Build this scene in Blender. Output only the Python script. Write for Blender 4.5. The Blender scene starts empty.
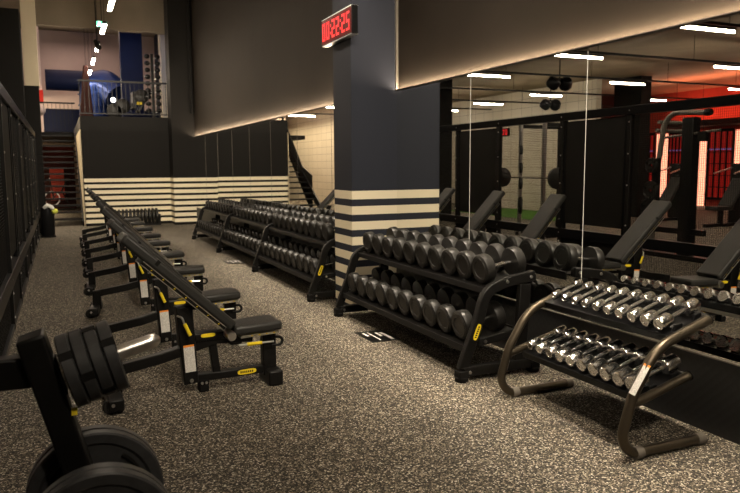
import bpy, math, random
from mathutils import Vector, Matrix
random.seed(7)
PI = math.pi
scene = bpy.context.scene
col = scene.collection
V = Vector
MX = 3.48                       # mirror wall plane

# ------------------------------------------------------------------ materials
MATS = {}
def mat(name, base, rough=0.5, metal=0.0, emit=None, estr=0.0, spec=0.12, noise=None, bump=None, coat=0.0):
    m = bpy.data.materials.new(name); m.use_nodes = True
    nt = m.node_tree; b = nt.nodes['Principled BSDF']
    b.inputs['Base Color'].default_value = (*base, 1)
    b.inputs['Roughness'].default_value = rough
    b.inputs['Metallic'].default_value = metal
    b.inputs['Specular IOR Level'].default_value = spec
    b.inputs['Coat Weight'].default_value = coat
    if emit:
        b.inputs['Emission Color'].default_value = (*emit, 1)
        b.inputs['Emission Strength'].default_value = estr
    if noise:
        sc, amt = noise
        tc = nt.nodes.new('ShaderNodeTexCoord'); n = nt.nodes.new('ShaderNodeTexNoise')
        n.inputs['Scale'].default_value = sc; n.inputs['Detail'].default_value = 4
        nt.links.new(tc.outputs['Object'], n.inputs['Vector'])
        r = nt.nodes.new('ShaderNodeValToRGB')
        r.color_ramp.elements[0].position = 0.3; r.color_ramp.elements[1].position = 0.7
        r.color_ramp.elements[0].color = (*[c*(1-amt) for c in base], 1)
        r.color_ramp.elements[1].color = (*[min(1, c*(1+amt)) for c in base], 1)
        nt.links.new(n.outputs['Fac'], r.inputs['Fac'])
        nt.links.new(r.outputs['Color'], b.inputs['Base Color'])
    if bump:
        sc, st = bump
        tc = nt.nodes.new('ShaderNodeTexCoord'); n = nt.nodes.new('ShaderNodeTexNoise')
        n.inputs['Scale'].default_value = sc
        nt.links.new(tc.outputs['Object'], n.inputs['Vector'])
        bm_ = nt.nodes.new('ShaderNodeBump'); bm_.inputs['Strength'].default_value = st
        bm_.inputs['Distance'].default_value = 0.01
        nt.links.new(n.outputs['Fac'], bm_.inputs['Height'])
        nt.links.new(bm_.outputs['Normal'], b.inputs['Normal'])
    MATS[name] = m
    return m

mat('black_steel', (.006, .0056, .0052), .40, spec=.2, noise=(30, .15))
mat('black_gloss', (.006, .006, .0065), .3)
mat('black_matte', (.005, .0045, .004), .8, spec=.15)
mat('rubber', (.0105, .0097, .0085), .42, spec=.32, noise=(40, .2))
mat('plate_rubber', (.034, .034, .035), .45, spec=.3, noise=(25, .2))
mat('chrome', (.90, .89, .87), .17, 1.0)
mat('steel', (.75, .73, .70), .28, 1.0)
mat('bronze_tube', (.085, .07, .05), .36, .8, noise=(6, .1))
mat('collar_grey', (.19, .17, .145), .45, .4)
mat('upholstery', (.021, .0205, .019), .42, spec=.3, bump=(300, .15))
mat('pad_grey', (.10, .09, .07), .5, bump=(300, .15))
mat('yellow', (.82, .62, .03), .4)
mat('label_white', (.62, .6, .56), .5, noise=(140, .25))
mat('orange', (.85, .28, .04), .5)
mat('cream', (.68, .58, .40), .6, noise=(3, .05))
mat('navy', (.026, .029, .040), .6, noise=(3, .08))
mat('dark_panel', (.010, .009, .008), .6, noise=(3, .1))
mat('soffit', (.020, .0152, .0108), .7, noise=(2, .08))
mat('pillar_dark', (.05, .042, .036), .65)
mat('ceiling_paint', (.27, .215, .15), .85, noise=(1.2, .12))
mat('hall_paint', (.24, .2, .15), .8, noise=(1.2, .1))
mat('beige', (.50, .43, .31), .7)
mat('pink_white', (.62, .50, .45), .8, noise=(1.0, .06))
mat('blue', (.004, .007, .026), .5, noise=(2, .15))
mat('duct_blue', (.012, .026, .10), .35, .2)
mat('maroon', (.028, .009, .007), .7)
mat('red', (.55, .03, .02), .5)
mat('red_wall', (.36, .06, .04), .7, noise=(1.5, .15))
mat('dark_red', (.13, .010, .010), .4, 0, emit=(1.0, .03, .02), estr=.16)  # faint emission stands in for a lit room behind the red glass
mat('white', (.75, .73, .68), .5)
mat('yellow_green', (.62, .66, .10), .5)
mat('turf', (.08, .19, .03), .9, noise=(60, .35))
mat('mat_dark', (.05, .044, .037), .85, noise=(120, .3))
mat('lamp', (1, 1, 1), .5, emit=(1.0, .84, .65), estr=84)
mat('lamp_left', (1, 1, 1), .5, emit=(1.0, .84, .64), estr=105)
mat('led', (1, 1, 1), .5, emit=(1.0, .78, .54), estr=130)
mat('pink_light', (.9, .6, .5), .5, emit=(1.0, .36, .22), estr=1.9)
mat('blue_line', (.2, .2, .5), .5, emit=(.25, .2, .7), estr=.25)
mat('clock_red', (.5, .02, .02), .5, emit=(1.0, .03, .035), estr=.95)
mat('clock_face', (.10, .006, .006), .2, emit=(1.0, .04, .03), estr=.03)
mat('exit_green', (.05, .5, .25), .5, emit=(.25, 1.0, .6), estr=1.6)
mat('exit_white', (.9, .9, .9), .5, emit=(1, 1, .95), estr=3)

def floor_material():
    m = bpy.data.materials.new('rubber_floor'); m.use_nodes = True
    nt = m.node_tree; L = nt.links; N = nt.nodes
    b = N['Principled BSDF']; b.inputs['Roughness'].default_value = .8
    b.inputs['Specular IOR Level'].default_value = .3
    tc = N.new('ShaderNodeTexCoord')
    w = N.new('ShaderNodeTexNoise'); w.inputs['Scale'].default_value = 60
    L.new(tc.outputs['Object'], w.inputs['Vector'])
    mix = N.new('ShaderNodeMixRGB'); mix.blend_type = 'LINEAR_LIGHT'; mix.inputs['Fac'].default_value = .006
    L.new(tc.outputs['Object'], mix.inputs['Color1']); L.new(w.outputs['Color'], mix.inputs['Color2'])
    v1 = N.new('ShaderNodeTexVoronoi'); v1.inputs['Scale'].default_value = 135
    L.new(mix.outputs['Color'], v1.inputs['Vector'])
    sp = N.new('ShaderNodeSeparateColor'); L.new(v1.outputs['Color'], sp.inputs['Color'])
    r1 = N.new('ShaderNodeValToRGB'); r1.color_ramp.interpolation = 'CONSTANT'
    e = r1.color_ramp.elements
    e[0].position = 0; e[0].color = (.017, .0145, .0115, 1)
    e[1].position = .36; e[1].color = (.050, .042, .031, 1)
    for p, c in ((.64, (.145, .122, .090, 1)), (.82, (.32, .28, .215, 1)), (.94, (.62, .57, .48, 1))):
        q = e.new(p); q.color = c
    L.new(sp.outputs['Red'], r1.inputs['Fac'])
    n2 = N.new('ShaderNodeTexNoise'); n2.inputs['Scale'].default_value = 1.1; n2.inputs['Detail'].default_value = 3
    L.new(tc.outputs['Object'], n2.inputs['Vector'])
    r2 = N.new('ShaderNodeValToRGB'); r2.color_ramp.elements[0].position = .35; r2.color_ramp.elements[1].position = .7
    r2.color_ramp.elements[0].color = (.85, .85, .85, 1); r2.color_ramp.elements[1].color = (1.1, 1.08, 1.05, 1)
    L.new(n2.outputs['Fac'], r2.inputs['Fac'])
    mu = N.new('ShaderNodeMixRGB'); mu.blend_type = 'MULTIPLY'; mu.inputs['Fac'].default_value = 1
    L.new(r1.outputs['Color'], mu.inputs['Color1']); L.new(r2.outputs['Color'], mu.inputs['Color2'])
    L.new(mu.outputs['Color'], b.inputs['Base Color'])
    bp = N.new('ShaderNodeBump'); bp.inputs['Strength'].default_value = .3; bp.inputs['Distance'].default_value = .003
    L.new(sp.outputs['Green'], bp.inputs['Height']); L.new(bp.outputs['Normal'], b.inputs['Normal'])
    MATS['rubber_floor'] = m
floor_material()

def tread_plate_material():
    m = bpy.data.materials.new('tread_plate'); m.use_nodes = True
    nt = m.node_tree; L = nt.links; N = nt.nodes
    b = N['Principled BSDF']; b.inputs['Roughness'].default_value = .45
    b.inputs['Base Color'].default_value = (.010, .010, .010, 1)
    tc = N.new('ShaderNodeTexCoord'); mp = N.new('ShaderNodeMapping')
    mp.inputs['Rotation'].default_value = (PI/4, 0, 0); mp.inputs['Scale'].default_value = (1, 22, 22)
    L.new(tc.outputs['Object'], mp.inputs['Vector'])
    ck = N.new('ShaderNodeTexVoronoi'); ck.inputs['Scale'].default_value = 1; ck.inputs['Randomness'].default_value = 0
    L.new(mp.outputs['Vector'], ck.inputs['Vector'])
    bp = N.new('ShaderNodeBump'); bp.inputs['Strength'].default_value = .6; bp.inputs['Distance'].default_value = .004
    L.new(ck.outputs['Distance'], bp.inputs['Height']); L.new(bp.outputs['Normal'], b.inputs['Normal'])
    MATS['tread_plate'] = m
tread_plate_material()

def stripes_material(name, dark, z_top, period, light_part):
    """cream bands below z_top on a dark painted panel (world height = object height, objects sit at the origin)"""
    m = bpy.data.materials.new(name); m.use_nodes = True
    nt = m.node_tree; L = nt.links; N = nt.nodes
    b = N['Principled BSDF']; b.inputs['Roughness'].default_value = .6; b.inputs['Specular IOR Level'].default_value = .08
    tc = N.new('ShaderNodeTexCoord'); sx = N.new('ShaderNodeSeparateXYZ'); L.new(tc.outputs['Object'], sx.inputs['Vector'])
    def math_(op, a, bb):
        n = N.new('ShaderNodeMath'); n.operation = op
        for i, q in enumerate((a, bb)):
            if isinstance(q, (int, float)): n.inputs[i].default_value = q
            else: L.new(q, n.inputs[i])
        return n.outputs[0]
    d = math_('SUBTRACT', z_top, sx.outputs['Z'])
    below = math_('GREATER_THAN', d, 0)
    ph = math_('MODULO', math_('ADD', d, period*10), period)
    band = math_('LESS_THAN', ph, light_part)
    low = math_('GREATER_THAN', sx.outputs['Z'], .02)
    f = math_('MULTIPLY', math_('MULTIPLY', below, band), low)
    mx = N.new('ShaderNodeMixRGB'); mx.inputs['Color1'].default_value = (*dark, 1); mx.inputs['Color2'].default_value = (.86, .77, .57, 1)
    L.new(f, mx.inputs['Fac']); L.new(mx.outputs['Color'], b.inputs['Base Color'])
    MATS[name] = m
stripes_material('pillar_stripes', (.029, .032, .043), 1.325, .17, .094)
stripes_material('wall_stripes', (.011, .010, .009), 1.296, .161, .098)

def tile_material():
    m = bpy.data.materials.new('cream_tiles'); m.use_nodes = True
    nt = m.node_tree; L = nt.links; N = nt.nodes
    b = N['Principled BSDF']; b.inputs['Roughness'].default_value = .35
    tc = N.new('ShaderNodeTexCoord'); sx = N.new('ShaderNodeSeparateXYZ'); cb = N.new('ShaderNodeCombineXYZ')
    L.new(tc.outputs['Object'], sx.inputs['Vector'])
    ad = N.new('ShaderNodeMath'); L.new(sx.outputs['X'], ad.inputs[0]); L.new(sx.outputs['Y'], ad.inputs[1])
    L.new(ad.outputs[0], cb.inputs['X']); L.new(sx.outputs['Z'], cb.inputs['Y'])
    br = N.new('ShaderNodeTexBrick'); br.inputs['Scale'].default_value = 1
    br.inputs['Brick Width'].default_value = .6; br.inputs['Row Height'].default_value = .3
    br.inputs['Mortar Size'].default_value = .008; br.offset = 0
    br.inputs['Color1'].default_value = (.72, .66, .54, 1); br.inputs['Color2'].default_value = (.68, .62, .50, 1)
    br.inputs['Mortar'].default_value = (.35, .31, .25, 1)
    L.new(cb.outputs[0], br.inputs['Vector']); L.new(br.outputs['Color'], b.inputs['Base Color'])
    MATS['cream_tiles'] = m
tile_material()

def mirror_material():
    m = bpy.data.materials.new('mirror_glass'); m.use_nodes = True
    b = m.node_tree.nodes['Principled BSDF']
    b.inputs['Base Color'].default_value = (.91, .91, .88, 1)
    b.inputs['Metallic'].default_value = 1; b.inputs['Roughness'].default_value = 0
    MATS['mirror_glass'] = m
mirror_material()

# ------------------------------------------------------------------ mesh builder
def fillet(pts, rad, n=6):
    pts = [V(p) for p in pts]; out = [pts[0]]
    for i in range(1, len(pts)-1):
        a, b, c = pts[i-1], pts[i], pts[i+1]
        r = rad[i] if isinstance(rad, (list, tuple)) else rad
        u = (a-b); w = (c-b); k = min(r, u.length*.49, w.length*.49)
        if k < 1e-5: out.append(b); continue
        p, q = b+u.normalized()*k, b+w.normalized()*k
        for j in range(n+1):
            t = j/n
            out.append((1-t)**2*p + 2*t*(1-t)*b + t*t*q)
    out.append(pts[-1])
    return out

class MB:
    def __init__(s): s.v = []; s.f = []
    def add(s, vs, fs):
        k = len(s.v); s.v += [tuple(p) for p in vs]; s.f += [tuple(i+k for i in f) for f in fs]; return s
    def box(s, x0, x1, y0, y1, z0, z1):
        vs = [(x, y, z) for z in (z0, z1) for y in (y0, y1) for x in (x0, x1)]
        return s.add(vs, [(0, 2, 3, 1), (4, 5, 7, 6), (0, 1, 5, 4), (2, 6, 7, 3), (0, 4, 6, 2), (1, 3, 7, 5)])
    def bar(s, p0, p1, w, h, side=(0, 1, 0)):
        """box from p0 to p1; w along 'side', h across"""
        p0, p1 = V(p0), V(p1); d = (p1-p0).normalized(); sd = V(side); sd = (sd - d*sd.dot(d)).normalized(); up = d.cross(sd)
        vs = [p + sd*a*w/2 + up*b*h/2 for p in (p0, p1) for b in (-1, 1) for a in (-1, 1)]
        return s.add(vs, [(0, 1, 3, 2), (4, 6, 7, 5), (0, 4, 5, 1), (2, 3, 7, 6), (0, 2, 6, 4), (1, 5, 7, 3)])
    def tube(s, pts, r, n=14, caps=True):
        pts = [V(p) for p in pts]; m = len(pts)
        tang = []
        for i in range(m):
            t = (pts[min(i+1, m-1)] - pts[max(i-1, 0)]).normalized(); tang.append(t)
        ref = V((0, 0, 1)) if abs(tang[0].z) < .9 else V((1, 0, 0))
        nrm = (ref - tang[0]*ref.dot(tang[0])).normalized(); vs = []
        for i in range(m):
            nrm = (nrm - tang[i]*nrm.dot(tang[i])).normalized(); bi = tang[i].cross(nrm)
            rr = r[i] if isinstance(r, (list, tuple)) else r
            for k in range(n):
                a = 2*PI*k/n; vs.append(pts[i] + nrm*math.cos(a)*rr + bi*math.sin(a)*rr)
        fs = [(i*n+k, i*n+(k+1) % n, (i+1)*n+(k+1) % n, (i+1)*n+k) for i in range(m-1) for k in range(n)]
        if caps: fs += [tuple(range(n-1, -1, -1)), tuple(range((m-1)*n, m*n))]
        return s.add(vs, fs)
    def lathe(s, prof, o, axis, n=28):
        """prof: (radius, distance along axis); closed at the axis where radius is 0"""
        o, ax = V(o), V(axis).normalized(); ref = V((0, 0, 1)) if abs(ax.z) < .9 else V((1, 0, 0))
        u = (ref - ax*ref.dot(ax)).normalized(); w = ax.cross(u); vs = []; rows = []
        for r, t in prof:
            if r < 1e-6: rows.append([len(vs)]); vs.append(o+ax*t)
            else:
                rows.append(list(range(len(vs), len(vs)+n)))
                vs += [o+ax*t+u*r*math.cos(2*PI*k/n)+w*r*math.sin(2*PI*k/n) for k in range(n)]
        fs = []
        for a, b in zip(rows, rows[1:]):
            for k in range(n):
                k2 = (k+1) % n
                if len(a) == 1 and len(b) == 1: continue
                if len(a) == 1: fs.append((a[0], b[k2], b[k]))
                elif len(b) == 1: fs.append((a[k], a[k2], b[0]))
                else: fs.append((a[k], a[k2], b[k2], b[k]))
        return s.add(vs, fs)
    def prism(s, poly, y0, y1, fn=None):
        """poly in (x,z) extruded along y"""
        n = len(poly); fn = fn or (lambda x, y, z: (x, y, z))
        vs = [fn(x, y0, z) for x, z in poly] + [fn(x, y1, z) for x, z in poly]
        fs = [tuple(range(n)), tuple(range(2*n-1, n-1, -1))] + [(i, n+i, n+(i+1) % n, (i+1) % n) for i in range(n)]
        return s.add(vs, fs)
    def ribbon(s, pts, w, y0, y1):
        """flat bar following (x,z) points, in-plane width w, extruded along y"""
        P = [V((p[0], 0, p[1])) for p in pts]; m = len(P); A = []; B = []
        for i in range(m):
            t = (P[min(i+1, m-1)]-P[max(i-1, 0)]).normalized(); nn = V((-t.z, 0, t.x))
            ww = w[i] if isinstance(w, (list, tuple)) else w
            A.append(P[i]+nn*ww/2); B.append(P[i]-nn*ww/2)
        vs = []
        for y in (y0, y1):
            vs += [(p.x, y, p.z) for p in A] + [(p.x, y, p.z) for p in B]
        fs = []
        for i in range(m-1):
            fs.append((i, i+1, m+i+1, m+i)); fs.append((2*m+i, 3*m+i, 3*m+i+1, 2*m+i+1))
            fs.append((i, 2*m+i, 2*m+i+1, i+1)); fs.append((m+i, m+i+1, 3*m+i+1, 3*m+i))
        fs.append((0, m, 3*m, 2*m)); fs.append((m-1, 3*m-1, 4*m-1, 2*m-1))
        return s.add(vs, fs)
    def ball(s, c, r, sx=1, sz=1, n=16, m=10):
        return s.lathe([(r*math.sin(PI*i/m)*sx if 0 < i < m else 0, -r*math.cos(PI*i/m)*sz) for i in range(m+1)], c, (0, 0, 1), n)
    def build(s, name, material, parent=None, bevel=0, smooth=True, seg=2):
        me = bpy.data.meshes.new(name); me.from_pydata(s.v, [], s.f); me.validate()
        import bmesh
        bm = bmesh.new(); bm.from_mesh(me); bmesh.ops.recalc_face_normals(bm, faces=bm.faces); bm.to_mesh(me); bm.free()
        me.materials.append(MATS[material])
        if smooth:
            for p in me.polygons: p.use_smooth = True
            me.set_sharp_from_angle(angle=math.radians(35))
        o = bpy.data.objects.new(name, me); col.objects.link(o)
        if parent is not None: o.parent = parent
        if bevel:
            b = o.modifiers.new('edge', 'BEVEL'); b.width = bevel; b.segments = seg; b.limit_method = 'ANGLE'
            b.angle_limit = math.radians(50)
        return o

def build_each(mb, name, material, parent, **kw):
    """every loose piece of the builder becomes an object of its own"""
    par = list(range(len(mb.v)))
    def find(a):
        while par[a] != a: par[a] = par[par[a]]; a = par[a]
        return a
    for f in mb.f:
        for q in f[1:]: par[find(q)] = find(f[0])
    groups = {}
    for f in mb.f: groups.setdefault(find(f[0]), []).append(f)
    out = []
    for fs in groups.values():
        ids = sorted({i for f in fs for i in f}); mp = {i: k for k, i in enumerate(ids)}
        n = MB(); n.add([mb.v[i] for i in ids], [tuple(mp[i] for i in f) for f in fs]); out.append(n.build(name, material, parent, **kw))
    return out
def tag(o, label, cat, group=None):
    o['label'] = label; o['category'] = cat
    if group: o['group'] = group
    return o
def empty(name, loc, label=None, cat=None, group=None, rz=0):
    o = bpy.data.objects.new(name, None); o.empty_display_size = .1; col.objects.link(o)
    o.location = loc; o.rotation_euler = (0, 0, rz)
    if label: tag(o, label, cat, group)
    return o
def struct(o): o['kind'] = 'structure'; return o
def kids(o): return [c for c in bpy.data.objects if c.parent == o]
def copy_tree(o, parent=None):
    c = o.copy(); col.objects.link(c)
    if parent is not None: c.parent = parent
    for ch in kids(o): copy_tree(ch, c)
    return c
ORD = ['first', 'second', 'third', 'fourth', 'fifth', 'sixth', 'seventh', 'eighth', 'ninth', 'tenth', 'eleventh', 'twelfth', 'thirteenth', 'fourteenth']

# ------------------------------------------------------------------ camera (solved from the photograph's vanishing lines)
F, YAW, PITCH, ROLL = 695.05, .41744, .11567, -.00587
cy, sy, cp, sp = math.cos(YAW), math.sin(YAW), math.cos(PITCH), math.sin(PITCH)
fw = V((sy*cp, cy*cp, -sp)); rt = V((cy, -sy, 0)); up = rt.cross(fw)
r2 = rt*math.cos(ROLL)+up*math.sin(ROLL); u2 = up*math.cos(ROLL)-rt*math.sin(ROLL)
cam = bpy.data.cameras.new('camera'); co = bpy.data.objects.new('camera', cam); col.objects.link(co)
M = Matrix((r2, u2, -fw)).transposed().to_4x4(); M.translation = V((0, 0, 1.6)); co.matrix_world = M
cam.sensor_width = 36; cam.lens = F/740*36; cam.clip_start = .05; cam.clip_end = 200
cam.dof.use_dof = True; cam.dof.focus_distance = 4.6; cam.dof.aperture_fstop = 4.5
scene.camera = co

# ------------------------------------------------------------------ room shell
struct(MB().box(-14.2, 3.9, -9.2, 40, -.12, 0).build('floor', 'rubber_floor', smooth=False))
struct(MB().box(MX+.01, 3.9, -9.2, 19.84, 2.43, 7.0).build('wall_right', 'soffit', smooth=False))
struct(MB().box(MX+.02, 3.9, -9.2, 19.84, 0, 2.43).build('wall_right_backing', 'black_matte', smooth=False))
pl = struct(MB().box(MX-.005, MX+.02, -9.2, 19.84, 0, .455).build('baseboard_right', 'tread_plate', smooth=False))
struct(MB().box(MX-.012, MX+.016, -9.2, 19.84, .455, .463).build('trim_1', 'collar_grey', smooth=False))
# pillars
def pillar(name, x0, x1, y0, y1):
    struct(MB().box(x0, x1, y0, y1, 0, 7.0).build(name, 'pillar_stripes', smooth=False))
pillar('wall_pillar_near', 2.93, MX+.3, 7.09, 7.62)
struct(MB().box(MX-.02, MX+.012, 7.065, 7.09, 2.43, 7).build('trim_2', 'collar_grey', smooth=False))
struct(MB().box(2.875, 3.9, 19.845, 20.5, 0, 7.0).build('wall_pillar_far', 'wall_stripes', smooth=False))
struct(MB().box(.575, 2.875, 20.5, 20.9, 0, 2.6).build('wall_far', 'wall_stripes', smooth=False))
# plaster face of the stair side wall, cut to the slope of the stairs
struct(MB().prism([(20.5, 0), (20.5, 2.62), (28.6, 2.62), (21.4, .35)], .555, .60, lambda x, y, z: (y, x, z)).build('wall_stair_side', 'cream', smooth=False))
# dark tube standing in for the shade at the far pillar corner
tag(MB().tube([(3.42, 19.72, 3.05), (3.42, 19.72, 6.95)], .06).build('shade_strip', 'black_matte'), 'dark strip standing for shade at the corner of the far pillar', 'shade strip')

# mezzanine
struct(MB().box(.575, 3.9, 20.5, 34, 2.6, 2.98).build('floor_upper', 'dark_panel', smooth=False))
struct(MB().box(-2.6, 4.2, 31, 31.2, 0, 7).build('wall_back', 'pink_white', smooth=False))
struct(MB().box(-.75, 3.9, 21.6, 21.9, 5.5, 7).build('wall_bulkhead', 'hall_paint', smooth=False))
struct(MB().box(-1.7, 4.2, -9.2, 31.2, 7.0, 7.1).build('ceiling', 'hall_paint', smooth=False))
struct(MB().box(3.9, 4.1, 20.5, 31, 0, 7).build('wall_right_upper', 'blue', smooth=False))
# left hall: lower ceiling, bulkhead, end walls
struct(MB().box(-14.2, -1.6, -9.2, 40, 4.2, 4.3).build('ceiling_left', 'ceiling_paint', smooth=False))
struct(MB().box(-1.72, -1.6, -9.2, 31.2, 4.3, 7).build('wall_bulkhead_left', 'beige', smooth=False))
struct(MB().box(-14.2, 3.9, -9.4, -9.2, 0, 7.1).build('wall_behind', 'hall_paint', smooth=False))
struct(MB().box(-14.2, -13.8, -9.2, 21.4, 0, 4.2).build('wall_left', 'red_wall', smooth=False))
struct(MB().box(-8.4, -8.2, 17.0, 26.5, 0, 4.2).build('wall_left_near_tiled', 'cream_tiles', smooth=False))
struct(MB().box(-3.7, -3.5, 23.5, 38, 0, 4.2).build('wall_corridor_tiled', 'cream_tiles', smooth=False))
struct(MB().box(-14.2, -3.5, 39.8, 40, 0, 4.2).build('wall_left_end', 'ceiling_paint', smooth=False))
struct(MB().box(-13.8, -8.4, 20.9, 21.1, 0, 4.2).build('wall_left_partition', 'maroon', smooth=False))
# black block and beige beam above the far end of the cage
struct(MB().box(-3.4, -.635, 17.5, 18.0, 0, 5.06).build('wall_block', 'black_matte', smooth=False))
struct(MB().box(-.64, -.33, 18.6, 19.0, 3.52, 7.0).build('wall_beam', 'beige', smooth=False))
struct(MB().box(-.66, -.34, 18.5, 18.62, 0, 3.52).build('wall_jamb', 'black_matte', smooth=False))
# column of the left hall
struct(MB().box(-9.3, -8.9, 15.9, 17.0, 0, 4.2).build('wall_column_left', 'black_matte', smooth=False))

# mirrors
edges = [-.65, .90, 2.45, 4.0, 5.55, 7.09]
far_edges = [7.62 + (19.84-7.62)*i/8 for i in range(9)]
def mirror_panel(a, b, label):
    o = MB().box(MX, MX+.012, a+.002, b-.002, .465, 2.428).build('mirror_panel', 'mirror_glass', smooth=False)
    MB().box(MX-.002, MX+.012, a, a+.0028, .465, 2.428).build('polished_edge', 'white' if b < 7.2 else 'collar_grey', o, smooth=False)
    tag(o, label, 'mirror', 'wall mirror panels')
near_lab = ['tall wall mirror panel ending near the camera, out of the picture', 'tall wall mirror panel beside the camera, past the chrome rack',
            'tall wall mirror panel behind the camera end of the chrome dumbbell rack', 'tall wall mirror panel between the two clear vertical seams',
            'narrow looking mirror panel next to the striped pillar']
for i in range(2, 5): mirror_panel(edges[i], edges[i+1], near_lab[i])
for i in range(8):
    mirror_panel(far_edges[i], far_edges[i+1], 'wall mirror panel behind the long dumbbell rack, %s from the far pillar' % ORD[7-i])
for i, (a, b) in enumerate(((.90, 2.45),)):
    mirror_panel(a, b, near_lab[1])

# LED strip lights at the top edge of the mirrors
def led(a, b, label):
    o = empty('light_strip', (MX, (a+b)/2, 2.43), label, 'light strip', 'light strips over the mirrors')
    MB().box(-.030, -.006, a-(a+b)/2, b-(a+b)/2, .001, .004).build('diffuser', 'led', o, smooth=False)
    m = MB(); m.box(-.036, .008, a-(a+b)/2, b-(a+b)/2, -.002, .001); m.box(-.036, -.033, a-(a+b)/2, b-(a+b)/2, .001, .0055)
    m.build('housing', 'collar_grey', o, smooth=False)
led(.9, 7.06, 'glowing light strip above the mirrors between the striped pillar and the camera')
led(7.64, 19.82, 'glowing light strip above the mirrors beyond the striped pillar')

# ------------------------------------------------------------------ lamps
def aisle_lamp(y, label):
    o = empty('ceiling_lamp', (1.07, y, 4.7), label, 'lamp', 'linear lamps above the aisle')
    MB().box(-.035, .035, -.5, .5, -.035, .012).build('diffuser', 'lamp', o, smooth=False)
    MB().box(-.04, .04, -.52, .52, .012, .07).build('housing', 'black_steel', o, smooth=False)
    m = MB(); m.tube([(0, -.4, .07), (0, -.4, 2.28)], .004, 6); m.tube([(0, .4, .07), (0, .4, 2.28)], .004, 6)
    build_each(m, 'suspension_wire', 'black_steel', o)
ys = [14.55+2.62*k for k in range(-6, 7)]
vis = [y for y in ys if y > 14]
for y in ys:
    if y > 30: continue
    if y > 14: aisle_lamp(y, 'slim lamp in the receding ceiling row above the stairs, %s from the top' % ORD[vis.index(y)])
    else: aisle_lamp(y, 'slim ceiling lamp above the aisle, outside the picture')
def added_rack_light(y):  # unseen downlights added to brighten the rack tops and the chrome
    o = empty('added_downlight', (2.9, y, 4.7), 'added linear downlight above the dumbbell racks, outside the picture', 'lamp', 'added downlights above the racks')
    m = MB(); m.box(-.06, .06, -.52, .52, .0, .07); m.box(-.06, -.05, -.52, .52, -.05, .0); m.box(.05, .06, -.52, .52, -.05, 0); m.build('housing', 'black_steel', o, smooth=False)
    m = MB(); m.tube([(0, -.4, .07), (0, -.4, 2.28)], .004, 6); m.tube([(0, .4, .07), (0, .4, 2.28)], .004, 6)
    build_each(m, 'suspension_wire', 'black_steel', o)
    area('added_rack_downlight', (2.9, y, 4.69), (0, 0, 0), .08, 1.0, 17, (1, .86, .67), 44)
def hall_lamp(x, y, label):
    o = empty('ceiling_lamp', (x, y, 3.6), label, 'lamp', 'linear lamps in the mirrored hall')
    MB().box(-.55, .55, -.016, .016, -.012, .025).build('diffuser', 'lamp_left', o, smooth=False)
    MB().box(-.57, .57, -.022, .022, .025, .07).build('housing', 'black_steel', o, smooth=False)
for i, y in enumerate((7.75, 10.6, 13.6, 16.8, 19.8, 22.7, 27.0)):
    for x, w in ((-2.05, 'close to the mesh fence'), (-6.15, 'in the middle'), (-10.3, 'far from the fence')):
        if x > -3 and 16 < y < 19: continue
        hall_lamp(x, y, 'tube lamp in the mirror, row %s, %s along the hall' % (w, ORD[i]))
    o = empty('lamp_track', (-7.5, y, 3.68), 'black ceiling track seen in the mirror, %s along the hall' % ORD[i], 'track', 'lamp tracks in the mirrored hall')
    MB().box(-5.9, 5.8, -.02, .02, -.0, .045).build('rail', 'black_steel', o, smooth=False)
    m = MB()
    for x in (-5, -2.5, 0, 2.5, 5): m.tube([(x, 0, .045), (x, 0, .52)], .005, 6)
    build_each(m, 'drop_rod', 'black_steel', o)
for (x, y, z, w) in ((-4.6, 14.3, 3.62, 'larger'), (-7.1, 17.8, 3.45, 'smaller and farther')):
    o = empty('twin_speaker', (x, y, z), '%s pair of round black ceiling speakers seen in the mirror' % w, 'speaker', 'twin speakers under the hall ceiling')
    for s in (-1, 1):
        m = MB(); m.lathe([(0, -.14), (.12, -.13), (.16, -.08), (.17, .06), (.13, .13), (0, .14)], (s*.19, 0, 0), (.2*s, .5, -.6), 20); m.build('speaker_drum', 'black_gloss', o)
    MB().box(-.2, .2, -.03, .03, .1, .14).build('bracket', 'black_steel', o)
    MB().tube([(0, 0, .14), (0, 0, 4.2-z)], .015, 8).build('drop_rod', 'black_steel', o)

def area(name, loc, rot, sx, sy_, power, color, spread=180):
    l = bpy.data.lights.new(name, 'AREA'); l.shape = 'RECTANGLE'; l.size = sx; l.size_y = sy_; l.energy = power; l.color = color
    l.spread = math.radians(spread)
    o = bpy.data.objects.new(name, l); o.location = loc; o.rotation_euler = rot; col.objects.link(o)
    return o
for y in (-3.5, -1.4, .7, 2.8, 4.9, 7.0, 9.1, 11.2): added_rack_light(y)
def added_spot(x, y, target, power, label, size=75):  # unseen spotlights added to brighten the striped pillar and far wall
    d = (V(target)-V((x, y, 4.62))).normalized()
    o = empty('track_spotlight', (x, y, 4.62), label, 'spotlight', 'added aisle spotlights')
    MB().lathe([(0, -.12), (.05, -.12), (.075, .1), (.06, .12), (.055, .10), (0, .10)], (0, 0, 0), d, 16).build('spot_head', 'black_steel', o)
    MB().tube([(0, 0, .05), (0, 0, 2.36)], .01, 8).build('drop_rod', 'black_steel', o)
    l = bpy.data.lights.new('spot_beam', 'SPOT'); l.energy = power; l.color = (1, .86, .67); l.spot_size = math.radians(size); l.spot_blend = .8; l.shadow_soft_size = .06
    lo = bpy.data.objects.new('spot_beam', l); col.objects.link(lo); lo.location = V((x, y, 4.62))+d*.14
    lo.rotation_mode = 'QUATERNION'; lo.rotation_quaternion = d.to_track_quat('-Z', 'Y')
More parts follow.
